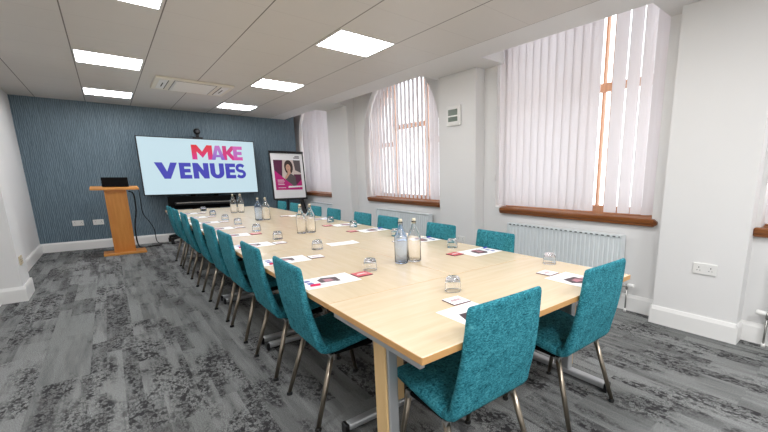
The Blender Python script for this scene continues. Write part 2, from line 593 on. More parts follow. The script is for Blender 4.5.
# ------------------------------------------------------------------ windows
def window(idx, outline, mullions, transoms, sill_y, zmax, arch=None):
    """wood frame set deep in the opening, glass behind, wood sill in front"""
    y0, y1 = min(p[0] for p in outline), max(p[0] for p in outline)
    cy = (y0 + y1) / 2; cz = 1.9
    def top_at(y):
        best = SILL
        n = len(outline)
        for i in range(n):
            (a, za), (b, zb) = outline[i], outline[(i + 1) % n]
            if (a - y) * (b - y) <= 0 and abs(a - b) > 1e-9:
                best = max(best, za + (zb - za) * (y - a) / (b - a))
        return best
    inner = []
    for (u, v) in outline:
        k = 0.075
        du = u - cy; dv = v - cz
        L = math.hypot(du, dv)
        if abs(v - SILL) < 1e-6:
            inner.append((u - math.copysign(k, du), v + k))
        elif arch is None:
            inner.append((u - math.copysign(k, du), v - k))
        else:
            inner.append((u - du / L * k, v - dv / L * k))
    fr = curve_obj('window_%d' % idx, [outline, inner], 0.035, lambda u, v, w: (3.84 + w, u, v), M['frame_wood'])
    struct(fr)
    for y in mullions:
        y, mw = y if isinstance(y, tuple) else (y, 0.07)
        bm = NB(); add_box(bm, 3.81, 3.87, y - mw / 2, y + mw / 2, SILL + 0.07, top_at(y) - 0.06, 0.006)
        obj('mullion', bm, M['frame_wood'], fr)
    for z in transoms:
        z, ya, yb = z if isinstance(z, tuple) else (z, y0, y1)
        ys = [ya + (yb - ya) * k / 400 for k in range(401)]
        ys = [y for y in ys if top_at(y) > z + 0.09]
        bm = NB(); add_box(bm, 3.812, 3.868, ys[0] + 0.036, ys[-1] - 0.036, z - 0.04, z + 0.04, 0.006)
        obj('transom', bm, M['frame_wood'], fr)
    curve_obj('pane', [[(cy + (u - cy) * 0.985, cz + (v - cz) * 0.985) for u, v in outline]], 0.002, lambda u, v, w: (3.845 + w, u, v), M['pane'], fr)
    a, b = sill_y
    bm = NB()
    # nosing with a moulded front edge and mitred ends, board running back into the opening
    zb, zt = 0.83, SILL
    prof = [(3.60, zb + 0.004), (3.566, zb + 0.004), (3.556, zb + 0.012), (3.556, zb + 0.028), (3.548, zb + 0.036), (3.548, zt - 0.010), (3.554, zt), (3.60, zt)]
    rings = []
    for yy, k in ((a, 0.0), (a + 0.03, 1.0), (b - 0.03, 1.0), (b, 0.0)):
        rings.append([bm.verts.new((3.60 - (3.60 - x) * (0.55 + 0.45 * k), yy, (zb + zt) / 2 + (z - (zb + zt) / 2) * (0.35 + 0.65 * k))) for x, z in prof])
    for r1, r2 in zip(rings, rings[1:]):
        for k in range(len(prof)):
            bm.faces.new([r1[k], r1[(k + 1) % len(prof)], r2[(k + 1) % len(prof)], r2[k]])
    bm.faces.new(rings[0]); bm.faces.new(rings[-1])
    add_box(bm, 3.60, 3.80, y0 + 0.003, min(y1 - 0.003, b), zt - 0.02, zt + 0.001)
    add_box(bm, 3.66, 3.80, y0 + 0.004, y1 - 0.004, zt - 0.02, zt + 0.0008)
    obj('window_sill', bm, M['sill'], fr)
    return top_at

t1 = window(1, W1, [8.6, 9.15], [2.05], (7.93, 9.72), 3.07, arch=None if False else True)
t2 = window(2, W2, [4.93, 5.86], [(2.11, 4.93, 5.86), (1.84, 4.34, 4.93), (1.84, 5.86, 6.52)], (4.30, 6.44), 2.99, arch=True)
t3 = window(3, W3, [(1.90, 0.05), (2.005, 0.02)], [2.16], (1.29, 3.165), 3.2)
t4 = window(4, W4, [-0.05, -0.65], [1.98], (-1.3, 0.61), 3.2)

# vertical blinds
def slat_bm(y, ang, w, z0, top, x):
    bm = NB()
    dx, dy = math.sin(ang) * w / 2, -math.cos(ang) * w / 2
    nx, ny = math.cos(ang), math.sin(ang)
    n = 4
    def ring(z):
        front, back = [], []
        for k in range(n + 1):
            q = -1 + 2 * k / n
            bow = 0.006 * (1 - q * q)
            cx, cy_ = x + dx * q - nx * bow, y + dy * q - ny * bow
            front.append(bm.verts.new((cx - nx * 0.0006, cy_ - ny * 0.0006, z)))
            back.append(bm.verts.new((cx + nx * 0.0006, cy_ + ny * 0.0006, z)))
        return front + back[::-1]
    a, b = ring(z0), ring(0.0)
    for v in b:
        v.co.z = max(min(top(v.co.y), 3.06) - 0.03, z0 + 0.2)
    m = len(a)
    for k in range(m):
        bm.faces.new([a[k], a[(k + 1) % m], b[(k + 1) % m], b[k]])
    bm.faces.new(a[::-1]); bm.faces.new(b)
    return bm

def blind(label, spec, x, top, y0, y1, weights=True):
    t = thing('vertical_blind', label, 'blind', (x, (y0 + y1) / 2, SILL + 0.02), 0, 'vertical blinds in the windows')
    c = Vector((x, (y0 + y1) / 2, SILL + 0.02))
    ztop = []
    for (y, ang, w) in spec:
        half = abs(math.cos(math.radians(ang))) * w / 2
        if min(top(y + half), top(y - half)) < 1.2:
            continue
        bm = slat_bm(y, math.radians(ang), w, SILL + 0.025, top, x)
        bmesh.ops.translate(bm, verts=bm.verts, vec=-c)
        o = obj('slat', bm, M['blind'], t)
    bm = NB()
    add_tube(bm, [(3.592, y1 - 0.012, 2.75), (3.592, y1 - 0.012, 1.30)], 0.0012, 6)
    add_tube(bm, [(3.590, y1 - 0.012, 1.30), (3.590, y1 - 0.012, 1.24)], 0.006, 8)
    bmesh.ops.translate(bm, verts=bm.verts, vec=-c)
    obj('pull_cord', bm, M['white_plastic'], t)
    return t

sp3 = []
ys = [3.187, 3.12, 3.02, 2.92, 2.82, 2.72, 2.62, 2.52, 2.42, 2.32, 2.22, 2.12]
for k, y in enumerate(ys):
    sp3.append((y, 6 + (k * 37 % 9) - 4, 0.118))
sp3 += [(2.02, 22, 0.110), (1.775, 8, 0.122), (1.640, 9, 0.112), (1.522, 10, 0.100), (1.405, 44, 0.127)]
blind('closed white vertical blind in the big square window right of the wall controller', sp3, 3.66, t3, 1.33, 3.27)
sp2 = [(6.43 - 0.112 * k, -12 + (k * 29 % 15) - 7, 0.127) for k in range(19)]
blind('half open white vertical blind in the middle arched window', sp2, 3.69, t2, 4.34, 6.52)
sp1 = [(9.62 - 0.10 * k, 4 + (9 if k % 3 else -10) + (k * 31 % 5), 0.122) for k in range(16)]
blind('white vertical blind in the far window behind the flipchart', sp1, 3.67, t1, 8.06, 9.72)
sp4 = [(0.49 - 0.095 * k, 12 + (k * 17 % 9), 0.115) for k in range(18)]
blind('white vertical blind cut off at the right edge', sp4, 3.66, t4, -1.25, 0.56)

# ------------------------------------------------------------------ ceiling fittings
LX = [(-0.085, 0.485), (1.705, 2.275)]
LY = [(3.41, 3.975), (5.74, 6.315), (8.06, 8.63)]
side = ['left', 'right']; far = ['nearest the camera', 'middle of its row', 'nearest the blue wall']
for i, (x0, x1) in enumerate(LX):
    for j, (y0, y1) in enumerate(LY):
        t = thing('ceiling_light', 'square glowing ceiling light panel, %s row, %s' % (side[i], far[j]), 'light', ((x0 + x1) / 2, (y0 + y1) / 2, CEIL), 0, 'square ceiling light panels')
        h, w = (x1 - x0) / 2, (y1 - y0) / 2
        bm = NB()
        for e in ((-h, h, -w, -w + 0.012), (-h, h, w - 0.012, w), (-h, -h + 0.012, -w + 0.012, w - 0.012), (h - 0.012, h, -w + 0.012, w - 0.012)):
            add_box(bm, *e, -0.006, -0.0005)
        obj('frame', bm, M['white_plastic'], t)
        bm = NB(); add_box(bm, -h + 0.012, h - 0.012, -w + 0.012, w - 0.012, -0.004, -0.0005)
        obj('diffuser', bm, M['lamp'], t)

# unseen lamps added along the rows, energy set per row to light the near end
for x0, x1 in LX:
    for y in (1.36, -0.98):
        l = bpy.data.lights.new('added_ceiling_lamp', 'AREA')
        l.shape = 'SQUARE'; l.size = 0.54; l.energy = 17.0 if y > 0 else 48.0
        l.color = (0.98, 0.99, 1.0)
        o = bpy.data.objects.new('added_ceiling_lamp', l)
        COL.objects.link(o); o.location = ((x0 + x1) / 2, y, CEIL - 0.006)

t = thing('air_conditioner', 'cream ceiling cassette air conditioner with slotted grille between the light rows', 'air conditioner', (1.09, 6.90, CEIL))
bm = NB(); add_box(bm, -0.45, 0.45, -0.43, 0.43, -0.028, -0.0005, 0.008); obj('cover_panel', bm, M['cream_plastic'], t)
bm = NB()
add_box(bm, -0.235, 0.235, -0.36, 0.36, -0.034, -0.029, 0.002)
for k in range(14):
    y = -0.33 + k * 0.66 / 13
    add_box(bm, -0.22, 0.22, y - 0.012, y + 0.012, -0.0375, -0.034, mi=0)
obj('intake_grille', bm, M['white_plastic'], t)
bm = NB()
for e in ((-0.236, 0.236, -0.372, -0.362), (-0.236, 0.236, 0.362, 0.372), (-0.246, -0.238, -0.37, 0.37), (0.238, 0.246, -0.37, 0.37)):
    add_box(bm, *e, -0.0295, -0.028)
obj('grille_gap', bm, M['dark_grey'], t)
for sx in (-1, 1):
    bm = NB(); add_box(bm, sx * 0.31, sx * 0.40, -0.33, 0.33, -0.0315, -0.0282, 0.001); v = obj('vent_louvre', bm, M['white_plastic'], t)
    bm = NB(); add_box(bm, sx * 0.300, sx * 0.307, -0.33, 0.33, -0.0305, -0.0282); add_box(bm, sx * 0.345, sx * 0.357, -0.14, 0.14, -0.0325, -0.0316); obj('air_slot', bm, M['black_matte'], v)

# ------------------------------------------------------------------ radiators
def radiator(label, y0, y1, ztop=0.742, zbot=0.15, valve=True):
    L = y1 - y0
    t = thing('radiator', label, 'radiator', (3.54, (y0 + y1) / 2, zbot), 0, 'white panel radiators under the windows')
    bm = NB()
    h = ztop - zbot
    n = max(8, int(L / 0.05))
    # fluted front
    pts = []
    for k in range(n):
        a = -L / 2 + 0.012 + (L - 0.024) * k / n
        w = (L - 0.024) / n
        pts += [(a, -0.034), (a + w * 0.30, -0.034), (a + w * 0.42, -0.042), (a + w * 0.88, -0.042)]
    pts.append((L / 2 - 0.012, -0.034))
    z0, z1 = 0.02, h - 0.03
    lo = [bm.verts.new((x, y, z0)) for y, x in pts]; hi = [bm.verts.new((x, y, z1)) for y, x in pts]
    for k in range(len(pts) - 1):
        bm.faces.new([lo[k], lo[k + 1], hi[k + 1], hi[k]])
    add_box(bm, -0.033, 0.03, -L / 2, L / 2, 0, h - 0.012, 0.004)
    add_box(bm, -0.046, 0.034, -L / 2, L / 2, h - 0.03, h - 0.004, 0.004)
    add_box(bm, -0.046, 0.034, -L / 2 - 0.002, -L / 2 + 0.008, 0, h - 0.004, 0.002)
    add_box(bm, -0.046, 0.034, L / 2 - 0.008, L / 2 + 0.002, 0, h - 0.004, 0.002)
    obj('panel', bm, M['rad'], t)
    bm = NB(); add_box(bm, -0.0468, -0.0455, -L / 2 + 0.02, L / 2 - 0.02, h - 0.026, h - 0.014)
    obj('grille', bm, M['rad_slot'], t)
    bm = NB(); add_box(bm, 0.03, 0.058, -L / 2 + 0.15, -L / 2 + 0.19, 0.1, h - 0.1); obj('wall_bracket', bm, M['rad'], t)
    bm = NB(); add_box(bm, 0.03, 0.058, L / 2 - 0.19, L / 2 - 0.15, 0.1, h - 0.1); obj('wall_bracket', bm, M['rad'], t)
    if valve:
        yv = -L / 2 - 0.065 if valve == 'near' else L / 2 + 0.04
        sg = 1 if valve == 'near' else -1
        bm = NB()
        add_tube(bm, [(0, yv + sg * 0.062, 0.10), (0, yv, 0.10)], 0.011)
        add_tube(bm, [(0, yv, 0.125), (0, yv, 0.075)], 0.013)
        add_tube(bm, [(0, yv, 0.08), (0, yv, -zbot)], 0.0075)
        obj('pipe', bm, M['steel'], t)
        bm = NB(); add_tube(bm, [(0, yv - sg * 0.008, 0.112), (0, yv - sg * 0.02, 0.114), (-0.006, yv - sg * 0.065, 0.118), (-0.007, yv - sg * 0.072, 0.119)], [0.016, 0.02, 0.02, 0.014], 12)
        obj('valve_head', bm, M['white_plastic'], t)
        bm = NB(); add_lathe(bm, [(0.0, 0), (0.014, 0), (0.014, 0.03), (0, 0.03)], 12, (0, yv, -zbot)); obj('pipe_collar', bm, M['white_plastic'], t)
    return t
radiator('long white panel radiator under the big square window', 1.555, 2.955, valve='near')
radiator('white panel radiator under the middle arched window', 4.50, 6.02, 0.728)
radiator('small white panel radiator under the far window behind the flipchart', 7.80, 9.05, 0.705)
radiator('white radiator at the right edge, only its valve showing', -1.2, 0.385, valve='far')

# ------------------------------------------------------------------ wall fittings
def socket(label, loc, rz, w=0.146, h=0.086, outlets=2, group='power sockets on the walls', mat='white_plastic'):
    """plate in its own x (width) / z plane, facing -y"""
    t = thing('power_socket', label, 'socket', loc, rz, group)
    bm = NB(); add_box(bm, -w / 2, w / 2, -0.011, 0, -h / 2, h / 2, 0.003); obj('plate', bm, M[mat], t)
    bm = NB()
    for k in range(outlets):
        cx = 0 if outlets == 1 else (-0.042 + 0.084 * k)
        add_box(bm, cx - 0.003, cx + 0.003, -0.0118, -0.0108, 0.006, 0.016)
        add_box(bm, cx - 0.014, cx - 0.007, -0.0118, -0.0108, -0.014, -0.010)
        add_box(bm, cx + 0.007, cx + 0.014, -0.0118, -0.0108, -0.014, -0.010)
    obj('pin_hole', bm, M['black_matte'], t)
    bm = NB()
    for cx in ((-0.014, 0.014) if outlets == 2 else (0.022,)):
        add_box(bm, cx - 0.006, cx + 0.006, -0.0135, -0.0108, 0.016, 0.032, 0.001)
    obj('switch', bm, M['white_plastic'], t)
    return t
socket('white double power socket on the near pier at right', (XP, 0.845, 0.553), -PI / 2, 0.165, 0.09)
socket('white double power socket low on the pier below the wall controller', (XP, 3.725, 0.446), -PI / 2)
socket('cream double power socket on the left wall pier', (-0.794, 6.09, 0.415), PI / 2, 0.15, 0.09, mat='socket_cream')
socket('white wall socket plate on blue wall, left of the pair', (-0.472, YF, 0.478), 0, 0.145, 0.095)
socket('white wall socket plate on blue wall, right of the pair beside the lectern', (-0.208, YF, 0.475), 0, 0.145, 0.095)

t = thing('wall_controller', 'white wall controller with two grey displays on the pier between windows', 'controller', (XP, 3.85, 2.055), -PI / 2)
bm = NB(); add_box(bm, -0.135, 0.135, -0.03, 0, -0.125, 0.125, 0.012, seg=3); obj('case', bm, M['white_plastic'], t)
bm = NB(); add_box(bm, -0.115, 0.115, -0.033, -0.029, -0.105, 0.105, 0.003); obj('bezel', bm, M['white_plastic'], t)
for z0, z1 in ((0.004, 0.078), (-0.072, -0.014)):
    bm = NB(); add_box(bm, -0.09, 0.09, -0.035, -0.032, z0, z1, 0.001); obj('display', bm, M['lcd'], t)

# ------------------------------------------------------------------ tables
def t_leg(parent, cx, cy, along, L, wood_dir):
    """foot bar along 'x' or 'y' with a column in the middle, wooden panel on its outer side"""
    h = TZ - 0.035
    def E(a0, a1, b0, b1, z0, z1):      # a: along the foot, b: across
        return (cx + a0, cx + a1, cy + b0, cy + b1, z0, z1) if along == 'x' else (cx + b0, cx + b1, cy + a0, cy + a1, z0, z1)
    bm = NB()
    add_box(bm, *E(-0.046, 0.046, -0.024, 0.024, 0.05, h), bev=0.008)
    leg = obj('leg', bm, M['silver'], parent)
    bm = NB()
    w0, w1 = (0.0235, 0.034) if wood_dir > 0 else (-0.034, -0.0235)
    add_box(bm, *E(-0.042, 0.042, w0, w1, 0.07, h - 0.01), bev=0.004)
    obj('leg_panel', bm, M['maple_post'], leg)
    bm = NB()
    add_box(bm, *E(-L / 2 + 0.02, L / 2 - 0.02, -0.026, 0.026, 0.018, 0.055), bev=0.010)
    foot = obj('foot', bm, M['silver'], parent)
    for sg in (-1, 1):
        bm = NB()
        e = sorted((sg * (L / 2 - 0.022), sg * L / 2))
        add_box(bm, *E(e[0], e[1], -0.028, 0.028, 0.0, 0.057), bev=0.006)
        obj('end_cap', bm, M['black'], foot)
    bm = NB()
    add_box(bm, *E(-L / 2 + 0.06, L / 2 - 0.06, -0.02, 0.02, h, TZ - 0.0285))
    obj('support_arm', bm, M['silver'], parent)

def table(label, x0, x1, y0, y1, along, inset=0.08):
    t = thing('meeting_table', label, 'table', ((x0 + x1) / 2, (y0 + y1) / 2, 0), 0, 'maple meeting tables pushed together')
    hx, hy = (x1 - x0) / 2 - 0.0008, (y1 - y0) / 2 - 0.0008
    bm = NB()
    add_box(bm, -hx, hx, -hy, hy, TZ - 0.028, TZ, 0.003, seg=2)
    for f in bm.faces:
        f.material_index = 0 if f.calc_center_median().z > TZ - 0.0005 else 1
    obj('tabletop', bm, [M['maple_x' if along == 'y' else 'maple_y'], M['maple_edge']], t)
    if along == 'y':      # wide table set across the end: feet run front to back at both ends
        for sg in (-1, 1):
            t_leg(t, sg * (hx - inset), 0.0, 'y', 0.62, sg)
            bm = NB(); add_box(bm, sg * (hx - 0.032), sg * (hx - 0.012), -hy + 0.03, hy - 0.03, TZ - 0.055, TZ - 0.0285); obj('side_rail', bm, M['silver'], t)
        bm = NB()
        add_box(bm, -hx + 0.1, hx - 0.1, 0.05, 0.07, TZ - 0.10, TZ - 0.03)
        obj('cross_rail', bm, M['silver'], t)
    else:
        for sg in (-1, 1):
            t_leg(t, 0.0, sg * (hy - 0.07), 'x', 0.62, sg)
        bm = NB()
        add_box(bm, -0.02, 0.02, -hy + 0.10, hy - 0.10, TZ - 0.10, TZ - 0.03)
        obj('cross_rail', bm, M['silver'], t)
    return t
TX0, TXM, TX1 = 0.658, 1.4105, 2.163
table('pale maple table set crosswise at the near end of the row', TX0, TX1, 0.892, 1.593, 'y')
TYS = [1.593, 3.022, 4.451, 5.880, 7.309]
table('pale maple table set crosswise at the far end below the screen', TX0, TX1, 7.309, 8.01, 'y', 0.30)
rowname = ['beside the crosswise table', 'second pair of the row', 'third pair of the row', 'fourth pair of the row']
for k in range(4):
    table('left-hand pale maple table, %s' % rowname[k], TX0, TXM, TYS[k], TYS[k + 1], 'x')
    table('right-hand pale maple table, %s' % rowname[k], TXM, TX1, TYS[k], TYS[k + 1], 'x')

# ------------------------------------------------------------------ chairs
def ring_pts(w, t, n=5, r=None):
    """rounded rectangle, width w (local a) and thickness t (local b)"""
    r = min(t / 2 * 0.9, w / 2) if r is None else r
    pts = []
    for cx, cy, a0 in ((w / 2 - r, t / 2 - r, 0), (-w / 2 + r, t / 2 - r, 90), (-w / 2 + r, -t / 2 + r, 180), (w / 2 - r, -t / 2 + r, 270)):
        for k in range(n):
            a = math.radians(a0 + 90 * k / (n - 1))
            pts.append((cx + r * math.cos(a), cy + r * math.sin(a)))
        # extra points along the long sides so the pad can curve
        if a0 in (0, 180):
            s = 1 if a0 == 0 else -1
            for q in (0.6, 0.2, -0.2, -0.6):
                pts.append((s * q * (w / 2 - r), s * t / 2))
    return pts

def sweep(bm, path):
    """path: (y, z, width, thick, dish): pads swept in the chair's side plane"""
    P = [Vector((0, p[0], p[1])) for p in path]
    rings = []
    for i, p in enumerate(path):
        d = (P[min(i + 1, len(P) - 1)] - P[max(i - 1, 0)]).normalized()
        nrm = Vector((0, -d.z, d.y))          # points out of the back / down under the seat
        ring = []
        for a, b in ring_pts(p[2], p[3]):
            q = 2 * a / max(p[2], 1e-6)
            ring.append(bm.verts.new(P[i] + Vector((a, 0, 0)) + nrm * (b - p[4] * q * q)))
        rings.append(ring)
    m = len(rings[0])
    for r1, r2 in zip(rings, rings[1:]):
        for k in range(m):
            f = bm.faces.new([r1[k], r1[(k + 1) % m], r2[(k + 1) % m], r2[k]]); f.smooth = True
    for r, s in ((rings[0], -1), (rings[-1], 1)):
        f = bm.faces.new(r[::s]); f.smooth = True

SEAT = [(0.441, 0.448, 0.40, 0.018, 0), (0.437, 0.449, 0.418, 0.036, 0), (0.424, 0.449, 0.428, 0.048, 0), (0.39, 0.447, 0.434, 0.052, 0), (0.30, 0.436, 0.434, 0.053, 0),
        (0.21, 0.424, 0.434, 0.053, 0), (0.14, 0.416, 0.434, 0.053, 0), (0.105, 0.414, 0.434, 0.052, 0)]
BACK = [(0.105, 0.414, 0.434, 0.052, 0), (0.083, 0.416, 0.434, 0.051, 0), (0.067, 0.423, 0.434, 0.049, 0), (0.056, 0.437, 0.433, 0.046, 0), (0.050, 0.455, 0.432, 0.042, 0), (0.045, 0.478, 0.430, 0.040, 0.0005), (0.030, 0.53, 0.426, 0.036, 0.001), (0.014, 0.59, 0.420, 0.034, 0.002), (0.002, 0.65, 0.413, 0.032, 0.003),
        (-0.007, 0.71, 0.406, 0.030, 0.003), (-0.014, 0.77, 0.399, 0.030, 0.003), (-0.018, 0.815, 0.394, 0.030, 0.003), (-0.021, 0.845, 0.391, 0.028, 0.003), (-0.0225, 0.857, 0.387, 0.020, 0.003), (-0.023, 0.863, 0.376, 0.010, 0.003)]

def make_chair():
    t = thing('meeting_chair', 'x', 'chair', (0, 0, 0), 0, 'teal chairs around the meeting table')
    bm = NB(); sweep(bm, SEAT); obj('seat', bm, M['fabric'], t)
    bm = NB(); sweep(bm, BACK); obj('backrest', bm, M['fabric'], t)
    bm = NB()
    add_box(bm, -0.195, 0.195, 0.11, 0.39, 0.370, 0.388, 0.004)
    obj('seat_pan', bm, M['black_matte'], t)
    for sx in (-1, 1):
        for top, foot in (((sx * 0.188, 0.11, 0.370), (sx * 0.222, 0.0, 0.012)), ((sx * 0.188, 0.36, 0.382), (sx * 0.218, 0.43, 0.012))):
            bm = NB()
            add_tube(bm, [top, foot], [0.0145, 0.012], 12)
            leg = obj('leg', bm, M['bronze'], t)
            bm = NB()
            add_lathe(bm, [(0, 0), (0.016, 0), (0.017, 0.006), (0.013, 0.018), (0, 0.018)], 12, (foot[0], foot[1], 0))
            obj('rubber_foot', bm, M['rubber'], leg)
    for yy, z in ((0.11, 0.367), (0.36, 0.380)):
        bm = NB()
        add_tube(bm, [(-0.188, yy, z), (0.188, yy, z)], 0.009, 10)
        for sx in (-1, 1):
            add_box(bm, sx * 0.188 - 0.014, sx * 0.188 + 0.014, yy - 0.014, yy + 0.014, z - 0.022, z + 0.012, 0.003)
        obj('leg_bracket', bm, M['steel'], t)
    return t
chair = make_chair()
G = 'teal chairs around the meeting table'
near_ch = [(1.024, 0.875, 1.3, 'teal fabric chair at the near end of the table, the left one of two'),
           (1.780, 0.876, 0.4, 'teal fabric chair at the near end of the table, the right one nearer the windows')]
first = True
def place(x, y, rz, label):
    global first
    if first:
        chair.location = (x, y, 0); chair.rotation_euler = (0, 0, rz); chair['label'] = label; first = False
    else:
        dup(chair, (x, y, 0), rz, label)
for x, y, a, l in near_ch:
    place(x, y, math.radians(-a), l)
LC = [2.00, 2.67, 3.42, 4.03, 4.79, 5.54, 6.32, 6.965]
RC = [1.98, 2.65, 3.54, 4.11, 4.89, 5.52, 6.33, 6.965]
for k, c in enumerate(LC):
    w = {0: 'nearest the camera', 7: 'farthest from the camera'}.get(k, '%s from the camera' % ORD[k])
    place(0.642 - (0.003 if k % 2 else 0.0), c, -PI / 2 + math.radians((k * 5 % 4) - 1.5) * 0.6, 'teal fabric chair on the left side of the table, %s' % w)
for k, c in enumerate(RC):
    w = {0: 'nearest the camera', 7: 'farthest from the camera'}.get(k, '%s from the camera' % ORD[k])
    place(2.180 + (0.004 if k % 2 else 0.0), c, PI / 2 + math.radians((k * 7 % 4) - 1.5) * 0.6, 'teal fabric chair on the window side of the table, %s' % w)

# ------------------------------------------------------------------ table settings
Z = TZ + 0.0003
def leaflet_bm():
    """A4 sheet, long side on x, the reader sits at -x; printed picture and small blocks on top"""
    bm = NB()
    add_box(bm, -0.1485, 0.1485, -0.105, 0.105, 0, 0.0008)
    def quad(pts, mi):
        f = bm.faces.new([bm.verts.new((x, y, 0.0011)) for x, y in pts]); f.material_index = mi
    quad([(-0.045, -0.04), (0.055, -0.045), (0.065, 0.05), (-0.01, 0.075), (-0.045, 0.04)], 1)
    f = bm.faces[-1] if False else None
    for pts, mi in (([(-0.045, -0.06), (0.015, -0.075), (0.03, -0.035), (-0.045, -0.03)], 2), ([(-0.11, -0.02), (-0.08, -0.02), (-0.08, 0.02), (-0.11, 0.02)], 3), ([(-0.11, 0.035), (-0.08, 0.035), (-0.08, 0.07), (-0.11, 0.07)], 3)):
        quad(pts, mi)
    for v in bm.verts:
        pass
    # rose patch on the dark picture
    f = bm.faces.new([bm.verts.new((x, y, 0.0014)) for x, y in ((-0.02, -0.02), (0.03, -0.015), (0.025, 0.03), (-0.015, 0.04))]); f.material_index = 2
    return bm
leaf = None
def leaflet(x, y, rz, label):
    global leaf
    if leaf is None:
        leaf = obj('leaflet', leaflet_bm(), [M['paper'], M['print_dark'], M['print_rose'], M['print_blue']])
        tag(leaf, label, 'leaflet', 'printed leaflets laid at the seats')
        leaf.location = (x, y, Z); leaf.rotation_euler = (0, 0, rz)
    else:
        dup(leaf, (x, y, Z), rz, label)

coast = {}
def coaster(x, y, rz, kind, label):
    if kind not in coast:
        bm = NB()
        add_box(bm, -0.047, 0.047, -0.047, 0.047, 0, 0.005, 0.001)
        for f in bm.faces:
            f.material_index = 0 if f.calc_center_median().z > 0.0045 else 1
        for i, (w, yy) in enumerate(((0.026, 0.008), (0.031, -0.004))):
            f = bm.faces.new([bm.verts.new((a, b, 0.0053)) for a, b in ((-w, yy - 0.004), (w, yy - 0.004), (w, yy + 0.004), (-w, yy + 0.004))]); f.material_index = 2
        mats = [M['red'], M['poster_plum'], M['paper']] if kind == 'red' else [M['paper'], M['poster_plum'], M['print_rose']]
        o = obj('coaster', bm, mats)
        tag(o, label, 'coaster', 'square coasters at the seats')
        o.location = (x, y, Z); o.rotation_euler = (0, 0, rz)
        coast[kind] = o
    else:
        dup(coast[kind], (x, y, Z), rz, label)

glass0 = None
def tumbler(x, y, label):
    global glass0
    if glass0 is None:
        bm = NB()
        add_lathe(bm, [(0, 0.059), (0.026, 0.0585), (0.033, 0.053), (0.0365, 0.040), (0.0390, 0.010), (0.0395, 0.001), (0.0402, 0.0), (0.0412, 0.001), (0.0415, 0.004), (0.0405, 0.03), (0.037, 0.055), (0.0335, 0.066), (0.028, 0.072), (0, 0.073)], 32)
        glass0 = obj('tumbler', bm, M['glass'])
        glass0.location = (x, y, Z)
        tag(glass0, label, 'glass', 'upturned water glasses')
    else:
        dup(glass0, (x, y, Z), None, label)

pens = {}
def pen(x, y, rz, kind, label):
    if kind not in pens:
        t = thing('pen', label, 'pen', (x, y, Z + 0.006), rz, 'marker pens on the leaflets')
        bm = NB(); add_tube(bm, [(-0.02, 0, 0), (0.06, 0, 0), (0.068, 0, 0)], [0.006, 0.006, 0.003], 10); obj('barrel', bm, M['paper'], t)
        bm = NB(); add_tube(bm, [(-0.07, 0, 0), (-0.066, 0, 0), (-0.02, 0, 0)], [0.005, 0.0064, 0.0064], 10); obj('cap', bm, M['magenta' if kind == 'magenta' else 'blue'], t)
        pens[kind] = t
    else:
        dup(pens[kind], (x, y, Z + 0.006), rz, label)

# (leaflet centre y, coaster y and colour, glass x/y) for the seats on the left
def seat_name(side, k):
    w = {0: 'nearest', 7: 'farthest'}.get(k, ORD[k])
    return 'the %s chair on the %s side' % (w, side)
LS = [(1.962, 0, 'red', 1.115, 2.020), (2.655, -3, 'white', 1.150, 2.900), (3.43, 2, 'white', 1.082, 3.626), (4.14, -3, 'red', 1.090, 4.323),
      (4.78, 3, 'white', 1.090, 5.10), (5.52, -2, 'white', 1.078, 5.70), (6.33, 2, 'white', 1.092, 6.57), (7.05, 0, 'white', 1.106, 7.40)]
for k, (yc, a, kind, gx, gy) in enumerate(LS):
    s = seat_name('left', k)
    leaflet(0.822, yc, math.radians(a), 'white leaflet with a colour photo in front of ' + s)
    coaster(1.023, yc - 0.005 - 0.03 * (k > 0), math.radians(a * 1.5), kind, '%s square coaster by the leaflet of %s' % (kind, s))
    tumbler(gx, gy, 'upturned clear tumbler by the coaster of ' + s)
for k in (0, 1, 2):
    pen(0.775, LS[k][0] - 0.062 - (0.01 if k == 1 else 0), math.radians(-8 + 9 * k), 'magenta', 'magenta capped pen on the leaflet of ' + seat_name('left', k))
RS = [(1.965, 2, 'red', 1.972, 2.235), (2.69, -4, 'white', 1.962, 3.04), (3.55, 3, 'red', 1.975, 3.91), (4.16, -2, 'red', 1.98, 4.52),
      (4.96, 2, 'red', 2.02, 5.23), (5.62, -2, 'white', 1.99, 5.90)]
for k, (yc, a, kind, gx, gy) in enumerate(RS):
    s = 'the %s chair on the window side' % ORD[k]
    leaflet(2.005, yc, PI + math.radians(a), 'white leaflet with a colour photo in front of ' + s)
    coaster(1.803, yc + 0.05, math.radians(a * 1.5), kind, '%s square coaster by the leaflet of %s' % (kind, s))
    if k == 5:
        continue
    tumbler(gx, gy, 'upturned clear tumbler by the coaster of ' + s)
for k in (0, 1, 2):
    pen(2.085, RS[k][0] + 0.055, PI + math.radians(8 - 5 * k), 'blue', 'blue capped pen on the leaflet of the %s chair on the window side' % ORD[k])
# the two seats at the near end
leaflet(1.05, 1.030, PI / 2, 'white leaflet with a colour photo, half hidden by the left near-end chair')
leaflet(1.832, 1.035, PI / 2 + math.radians(-1), 'white leaflet with a colour photo in front of the right near-end chair')
coaster(1.108, 1.231, math.radians(-4), 'white', 'white square coaster by the leaflet at the left near-end chair')
coaster(1.835, 1.238, math.radians(3), 'white', 'white square coaster by the leaflet at the right near-end chair')
tumbler(1.205, 1.362, 'upturned clear tumbler at the left near-end seat')
tumbler(2.055, 1.375, 'upturned clear tumbler at the right near-end seat')

